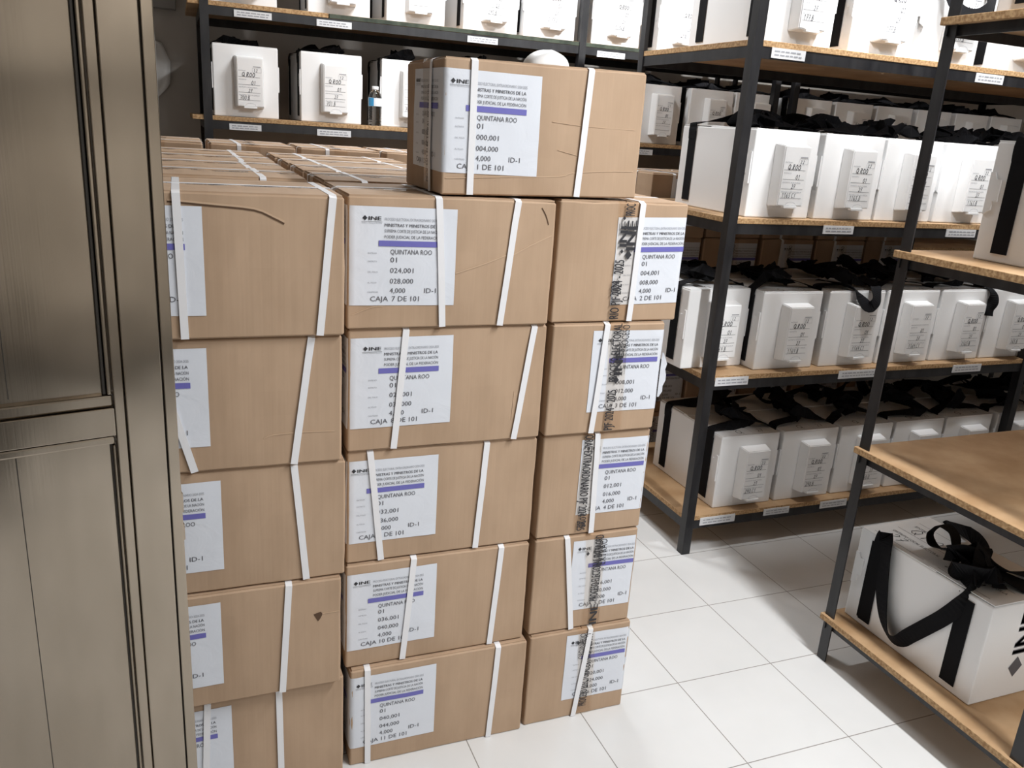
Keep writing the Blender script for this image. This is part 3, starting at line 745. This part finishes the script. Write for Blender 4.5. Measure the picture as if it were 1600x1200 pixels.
NTH = ['first', 'second', 'third', 'fourth', 'fifth', 'sixth', 'seventh', 'eighth', 'ninth', 'tenth', 'eleventh', 'twelfth', 'thirteenth', 'fourteenth', 'fifteenth', 'sixteenth']
# --- middle rack
MID = [
 (0, .160, [1.905, 2.203, 2.497, 2.792, 3.085, 3.400, 3.70], 2.452, [('2.2', 'Q.ROO', '01', '27', '240.C1'), ('2.2', 'Q.ROO', '01', '27', '240.B'), ('2.2', 'Q.ROO', '01', '27', '240.0'), ('2.2', 'Q.ROO', '01', '27', '240.B'), ('2.2', 'Q.ROO', '01', '27', ''), ('2.2', 'Q.ROO', '01', '27', ''), ('2.2', 'Q.ROO', '01', '27', '')], 'bottom shelf'),
 (1, .728, [1.704, 1.996, 2.308, 2.5995, 2.891, 3.182, 3.50], 2.452, [('1.2', 'Q.ROO', '01', '27', '1164.B'), ('1.2', 'Q.ROO', '01', '27', '1164.B'), ('1.2', 'Q ROO', '01', '27', '1164.C1'), ('2.2', '', '01', '27', '1164.C1'), ('1.2', 'Q.ROO', '01', '27', '1165.B'), ('1.2', 'Q ROO', '01', '27', '165.B'), ('1.2', 'Q ROO', '01', '27', '')], 'second shelf up'),
 (2, 1.300, [1.853, 2.156, 2.446, 2.745, 3.040], 2.450, [('2.2', 'Q.ROO', '01', '27', '1163 C1'), ('2.2', 'Q ROO', '01', '27', '1163.D'), ('2.2', 'Q ROO', '01', '27', '1163.D'), ('2.2', 'Q ROO', '01', '27', '1163.B'), ('2.2', 'Q ROO', '01', '27', '')], 'third shelf up'),
 (3, 1.873, [1.830, 2.195, 2.510, 2.890], 2.452, [('1.2', 'Q ROO', '01', '27', '177.B'), ('1.2', 'Q ROO', '01', '27', '177.B'), ('2.2', 'Q ROO', '01', '27', '177.B'), ('1.2', 'Q ROO', '01', '27', '')], 'top shelf')]
vi = 0
for lv, z, xs, yf, ents, nm in MID:
    for i, (x, e) in enumerate(zip(xs, ents)):
        yy = yf+(.063 if (lv == 1 and i == 0) else 0)
        lab = 'white ballot box%s, %s from left on middle rack %s' % (' marked %s' % e[4] if e[4] else '', NTH[i], nm)
        rz = {(1, 0): .03, (0, 0): 0, (3, 1): -.03}.get((lv, i), 0)
        ballot(lab, (x+BW/2, yy+BD/2, z+.0006), rz, e, 1000+lv*20+i, vi, 'white ballot boxes on the middle rack', ink=(lv in (0, 1)), high=(.075, .055, .05, .05)[lv] if lv != 2 else .045)
        vi += 1
# --- back rack, lower shelf and upper shelf
LOW = [.163, .540, .925, 1.27, 1.60, 1.95, 2.262, 2.604, 2.896, 3.29, 3.60, 3.915, 4.235, 4.555, 4.86]
ENTL = {0: ('1.2', 'Q ROO', '01', '27', '700.B'), 1: ('1.2', 'Q ROO', '01', '27', '701.B'), 2: ('1.2', 'Q ROO', '01', '27', '701.C'), 6: ('2.3', 'Q ROO', '01', '27', ''), 7: ('2.3', 'Q ROO', '01', '', '')}
for i, x in enumerate(LOW):
    e = ENTL.get(i, ('2.3', 'Q ROO', '01', '27', ''))
    lab = 'white ballot box on the lower back-wall shelf, %s from the left' % NTH[i]+(', marked %s' % e[4] if e[4] else '')
    ballot(lab, (x+BW/2, 4.052+BD/2, 1.5126), {0: .01, 2: -.06, 6: .04}.get(i, 0), e, 1200+i, i+2, 'white ballot boxes on the lower back shelf', n=1 if i < 3 else 2, high=.03)
UPP = [.165, .585, .935, 1.297, 1.605, 1.975, 2.36, 2.70]
ENTU = {2: ('', '', '', '', ''), 3: ('1.2', 'Q ROO', '01', '27', '295.B'), 4: ('1.2', 'Q ROO', '01', '27', '0177.3'), 5: ('1.2', 'Q ROO', '01', '27', '0176.B')}
for i, x in enumerate(UPP):
    e = ENTU.get(i, ('1.2', 'Q ROO', '01', '27', '29.B'))
    lab = 'white ballot box on the upper back-wall shelf, %s from the left' % NTH[i]
    ballot(lab, (x+BW/2, 4.052+BD/2, 1.9766), {1: -.05, 2: -.03}.get(i, 0), e, 1300+i, i, 'white ballot boxes on the upper back shelf', high=.03)
# --- right rack
o = ballot('large white ballot box with looped black strap on the bottom board of the nearest rack', (1.892+BW/2, 1.246+BD/2, .1556), PI, None, 1400, 0, heap=False)
R = o
# lid lettering, read from the aisle side (box turned end for end)
P = Print(); rg = random.Random(3)
def LX(u, v): return (BW/2-v, -BD/2+u) if False else (u, v)
# sheet coordinates: u from far end towards camera end, v from left side edge inwards
def lid(P_): P_.build('lid_print', [M_ink, M_dgrey], R, lambda u, v: Vector((BW/2-v, -BD/2+u, BH+.0022 if (-BD/2+u) > BD*.04 else BH-.0004))); return Print()
for u0, u1 in ((.03, .215), (.262, .43)):
    for v in (.020, .112, .200): P.quad(u0, v, u1, v+.0012, 1, 4); P = lid(P)
P.text('DISTRITO LOCAL ELECTORAL', .045, .076, .011, 1, .17); P = lid(P)
P.hand('27', .065, .034, .036, .0022, 0, rg, .9); P = lid(P)
P.hand('2', .262, .045, .038, .0022, 0, rg, .9); P = lid(P)
P.text('SECCIÓN Y TIPO DE CASILLA', .262, .082, .011, 1, .165); P = lid(P)
P.hand('C1', .335, .036, .034, .0022, 0, rg, .9); P = lid(P)
P.text('ENTIDAD', .045, .165, .011, 1); P = lid(P)
P.hand('Q ROO', .060, .122, .040, .0022, 0, rg, 1.0); P = lid(P)
# mark on the end that faces the camera: diamond with letters turned upright
P = Print()
P.poly([(.146, .062), (.172, .094), (.146, .126), (.120, .094)], 0)
P.text('INE', .186, .138, .066, 0, .130, 90, .003); P.text('Instituto Nacional Electoral', .200, .064, .006, 0, .20, 90)
P.build('end_print', [M_dgrey], R, lambda a, z: Vector((BW/2-a, BD/2+.0008, z)))
# strap loop drooping down the visible side and knot on the lid (local +x is the visible side)
xs_ = BW/2+.004
pts = [(xs_, -.150, .02), (xs_, -.152, .15), (xs_-.002, -.150, .29), (xs_+.004, -.128, .315), (xs_+.012, -.112, .27), (xs_+.014, -.098, .17), (xs_+.016, -.070, .085), (xs_+.018, -.035, .045), (xs_+.018, 0, .050), (xs_+.016, .030, .090), (xs_+.012, .075, .150), (xs_+.010, .115, .205), (xs_+.002, .150, .270), (xs_-.02, .150, .318), (.10, .125, .335)]
wd = [(0, 1, 0), (0, 1, 0), (0, 1, 0), (0, 1, .2), (.2, 1, 0), (0, 1, .2), (.3, .8, .5), (.6, .2, .8), (.6, -.2, .8), (.4, -.7, .7), (.2, -.5, .8), (.2, -.4, .9), (.4, -.3, .8), (.8, .2, .4), (.5, .8, .2)]
ribbon('carry_strap', pts, wd, .044, .0024, M_web, R, 5)
K1 = [(.128, .145, BH+.004), (.10, .10, BH+.03), (.075, .045, BH+.055), (.05, .005, BH+.082), (.05, -.035, BH+.090), (.068, -.050, BH+.06), (.08, -.02, BH+.035), (.075, .03, BH+.045), (.05, .09, BH+.055), (.02, .13, BH+.04), (-.05, .15, BH+.02), (-.135, .152, BH+.004)]
W1 = [(.2, 1, 0), (.3, .8, .3), (.9, .5, .2), (1, .3, .2), (1, .2, .1), (.9, .4, .2), (1, .2, .3), (.9, .2, .5), (.5, .4, .8), (.2, .8, .4), (0, 1, .2), (0, 1, 0)]
ribbon('strap_knot', K1, W1, .056, .0026, M_web, R, 6)
K2 = [(.115, .155, BH+.012), (.085, .13, BH+.07), (.045, .095, BH+.088), (.035, .05, BH+.05), (.075, .04, BH+.02), (.115, .075, BH+.02), (.125, .12, BH+.045), (.09, .165, BH+.05), (.045, .15, BH+.03), (.0, .08, BH+.04), (-.06, -.01, BH+.045), (-.12, -.12, BH+.014), (-.137, -.152, BH-.005)]
W2 = [(.6, .2, .7), (.8, -.3, .4), (.9, .3, .4), (.6, .2, .8), (.3, .3, .9), (.2, .5, .8), (.6, .2, .8), (.8, -.3, .5), (.5, -.6, .5), (.5, .8, .3), (.5, .8, .2), (.2, 1, 0), (0, 1, 0)]
ribbon('strap_knot', K2, W2, .056, .0026, M_web, R, 6)
K3 = [(.06, .18, BH+.012), (.05, .12, BH+.066), (.08, .085, BH+.075), (.095, .05, BH+.05), (.06, .06, BH+.03), (.02, .10, BH+.03), (.0, .17, BH+.02), (-.03, .20, BH+.008)]
W3 = [(1, .2, 0), (1, .3, .3), (.4, .4, .8), (.3, .2, .9), (.9, .4, .1), (.8, .6, .2), (1, .3, 0), (1, .2, 0)]
ribbon('strap_knot', K3, W3, .056, .0026, M_web, R, 6)
ballot('white ballot box with broad black strap on the third board of the nearest rack', (1.952+BW/2, 1.132+BD/2, 1.2976), PI, None, 1401, 1, n=2, high=.03)
ballot('white ballot box on the topmost board of the nearest rack, cut by the photo edge', (1.880+BW/2, 1.165+BD/2, 1.8856), PI, None, 1402, 2, n=2, high=.03)
# --- straps that hang over box fronts
def hang(ballot_label_part, pts, wd, width=.044):
    for o in C.objects:
        if o.parent is None and o.get('label', '').endswith(ballot_label_part):
            ribbon('hanging_strap', pts, wd, width, .0022, M_web, o, 5); return
f_ = -BD/2-.004
hang('third from left on middle rack second shelf up', [(-.10, -.10, BH+.02), (-.03, f_+.02, BH+.012), (-.01, f_-.03, BH-.03), (.005, f_-.055, BH-.052), (.035, f_-.055, BH-.030), (.06, f_-.02, BH+.004), (.09, f_+.03, BH+.02), (.11, -.10, BH+.03)],
     [(.2, 1, 0), (.5, .7, -.3), (.9, .1, .3), (.7, 0, .7), (-.7, .2, .7), (-.9, .3, .3), (-.6, .6, 0), (0, 1, 0)])
hang('fifth from left on middle rack second shelf up', [(.06, -.12, BH+.02), (.115, f_+.03, BH+.012), (.130, f_-.008, BH-.01), (.134, f_-.016, BH-.05), (.130, f_-.014, BH-.085), (.128, f_-.014, BH-.11)],
     [(.8, .5, 0), (.9, .4, 0), (1, .2, 0), (.8, -.5, 0), (1, 0, 0), (1, -.2, 0)])
hang('third from left on middle rack top shelf', [(-.12, -.20, .30), (-.10, f_-.02, .27), (-.085, f_-.04, .21), (-.06, f_-.058, .175), (-.02, f_-.070, .160), (.03, f_-.070, .165), (.09, f_-.055, .20), (.125, f_-.02, .26), (.135, -.2, .30)],
     [(.3, .8, 0), (.6, .3, .3), (.7, 0, .5), (.4, .1, .9), (.1, .2, 1), (-.1, .2, 1), (-.5, .1, .9), (-.7, .2, .5), (-.3, .8, 0)])

# the unused construction parents are removed again
for p in BALLOT.values():
    for ch in list(p.children): bpy.data.objects.remove(ch)
    bpy.data.objects.remove(p)

# ------------------------------------------------------------------ water bottle
def lathe(name, prof, m, parent, n=28):
    V = []; F = []
    for r_, z in prof:
        for i in range(n): a = 2*PI*i/n; V.append((r_*math.cos(a), r_*math.sin(a), z))
    for k in range(len(prof)-1):
        for i in range(n): F.append((k*n+i, k*n+(i+1) % n, (k+1)*n+(i+1) % n, (k+1)*n+i))
    F.append(tuple(range(n-1, -1, -1))); F.append(tuple(range((len(prof)-1)*n, len(prof)*n)))
    return mesh_obj(name, V, F, m, parent, smooth=True)
bt = empty('water_bottle', 'small clear plastic water bottle with white cap on the back shelf', 'bottle', (.882, 4.058, 1.5126))
prof = [(.022, .0), (.030, .003)]
for i in range(6): prof += [(.0315, .010+i*.012), (.0295, .015+i*.012), (.0315, .020+i*.012)]
prof += [(.0315, .088), (.0318, .125), (.028, .140), (.020, .152), (.0125, .160), (.0125, .166)]
lathe('bottle_body', prof, M_clear, bt)
lathe('bottle_cap', [(.0150, .1605), (.0155, .162), (.0155, .174), (.0145, .176)], mat('cap_white', (.85, .85, .85), .4), bt)
V = []; F = []; mi = []
for i in range(33):
    a = -PI+2*PI*i/32
    for z in (.088, .124): V.append((.0324*math.cos(a), .0324*math.sin(a), z))
for i in range(32):
    F.append((i*2, i*2+2, i*2+3, i*2+1)); a = math.degrees(-PI+2*PI*(i+.5)/32); mi.append(1 if -170 < a < -112 else 0)
lb = mesh_obj('bottle_label', V, F, [mat('bottle_label_white', (.78, .82, .86), .4), M_blue], bt, mi, True)

# ------------------------------------------------------------------ wall items
o = box_obj('junction_box', -.075, .034, 4.66, 4.72, 1.985, 2.09, M_box_grey, None, .004); tag(o, 'grey electrical junction box high on the back wall beside the rack', 'electrical box')
V = []; F = []; nu, nv = 8, 16
for i in range(nu+1):
    u = i/nu
    for k in range(nv+1):
        v = k/nv
        wdt = .16*(1-.9*max(0, (v-.55)/.45)**1.3)*(1-.25*(max(0, .25-v)/.25))
        V.append((-.17+wdt*u+.02*(1-v), .012*math.sin(u*7+v*3)+.006*math.sin(v*11), -.33*v+.03*(1-u)*(v < .1)))
for i in range(nu):
    for k in range(nv): a = i*(nv+1)+k; F.append((a, a+1, a+nv+2, a+nv+1))
o = mesh_obj('hanging_plastic_bag', V, F, M_film, None, smooth=True); md = o.modifiers.new('thick', 'SOLIDIFY'); md.thickness = .002
o.location = (-.010, 4.69, 1.830); tag(o, 'white plastic bag hanging on the back wall just past the door edge', 'bag')
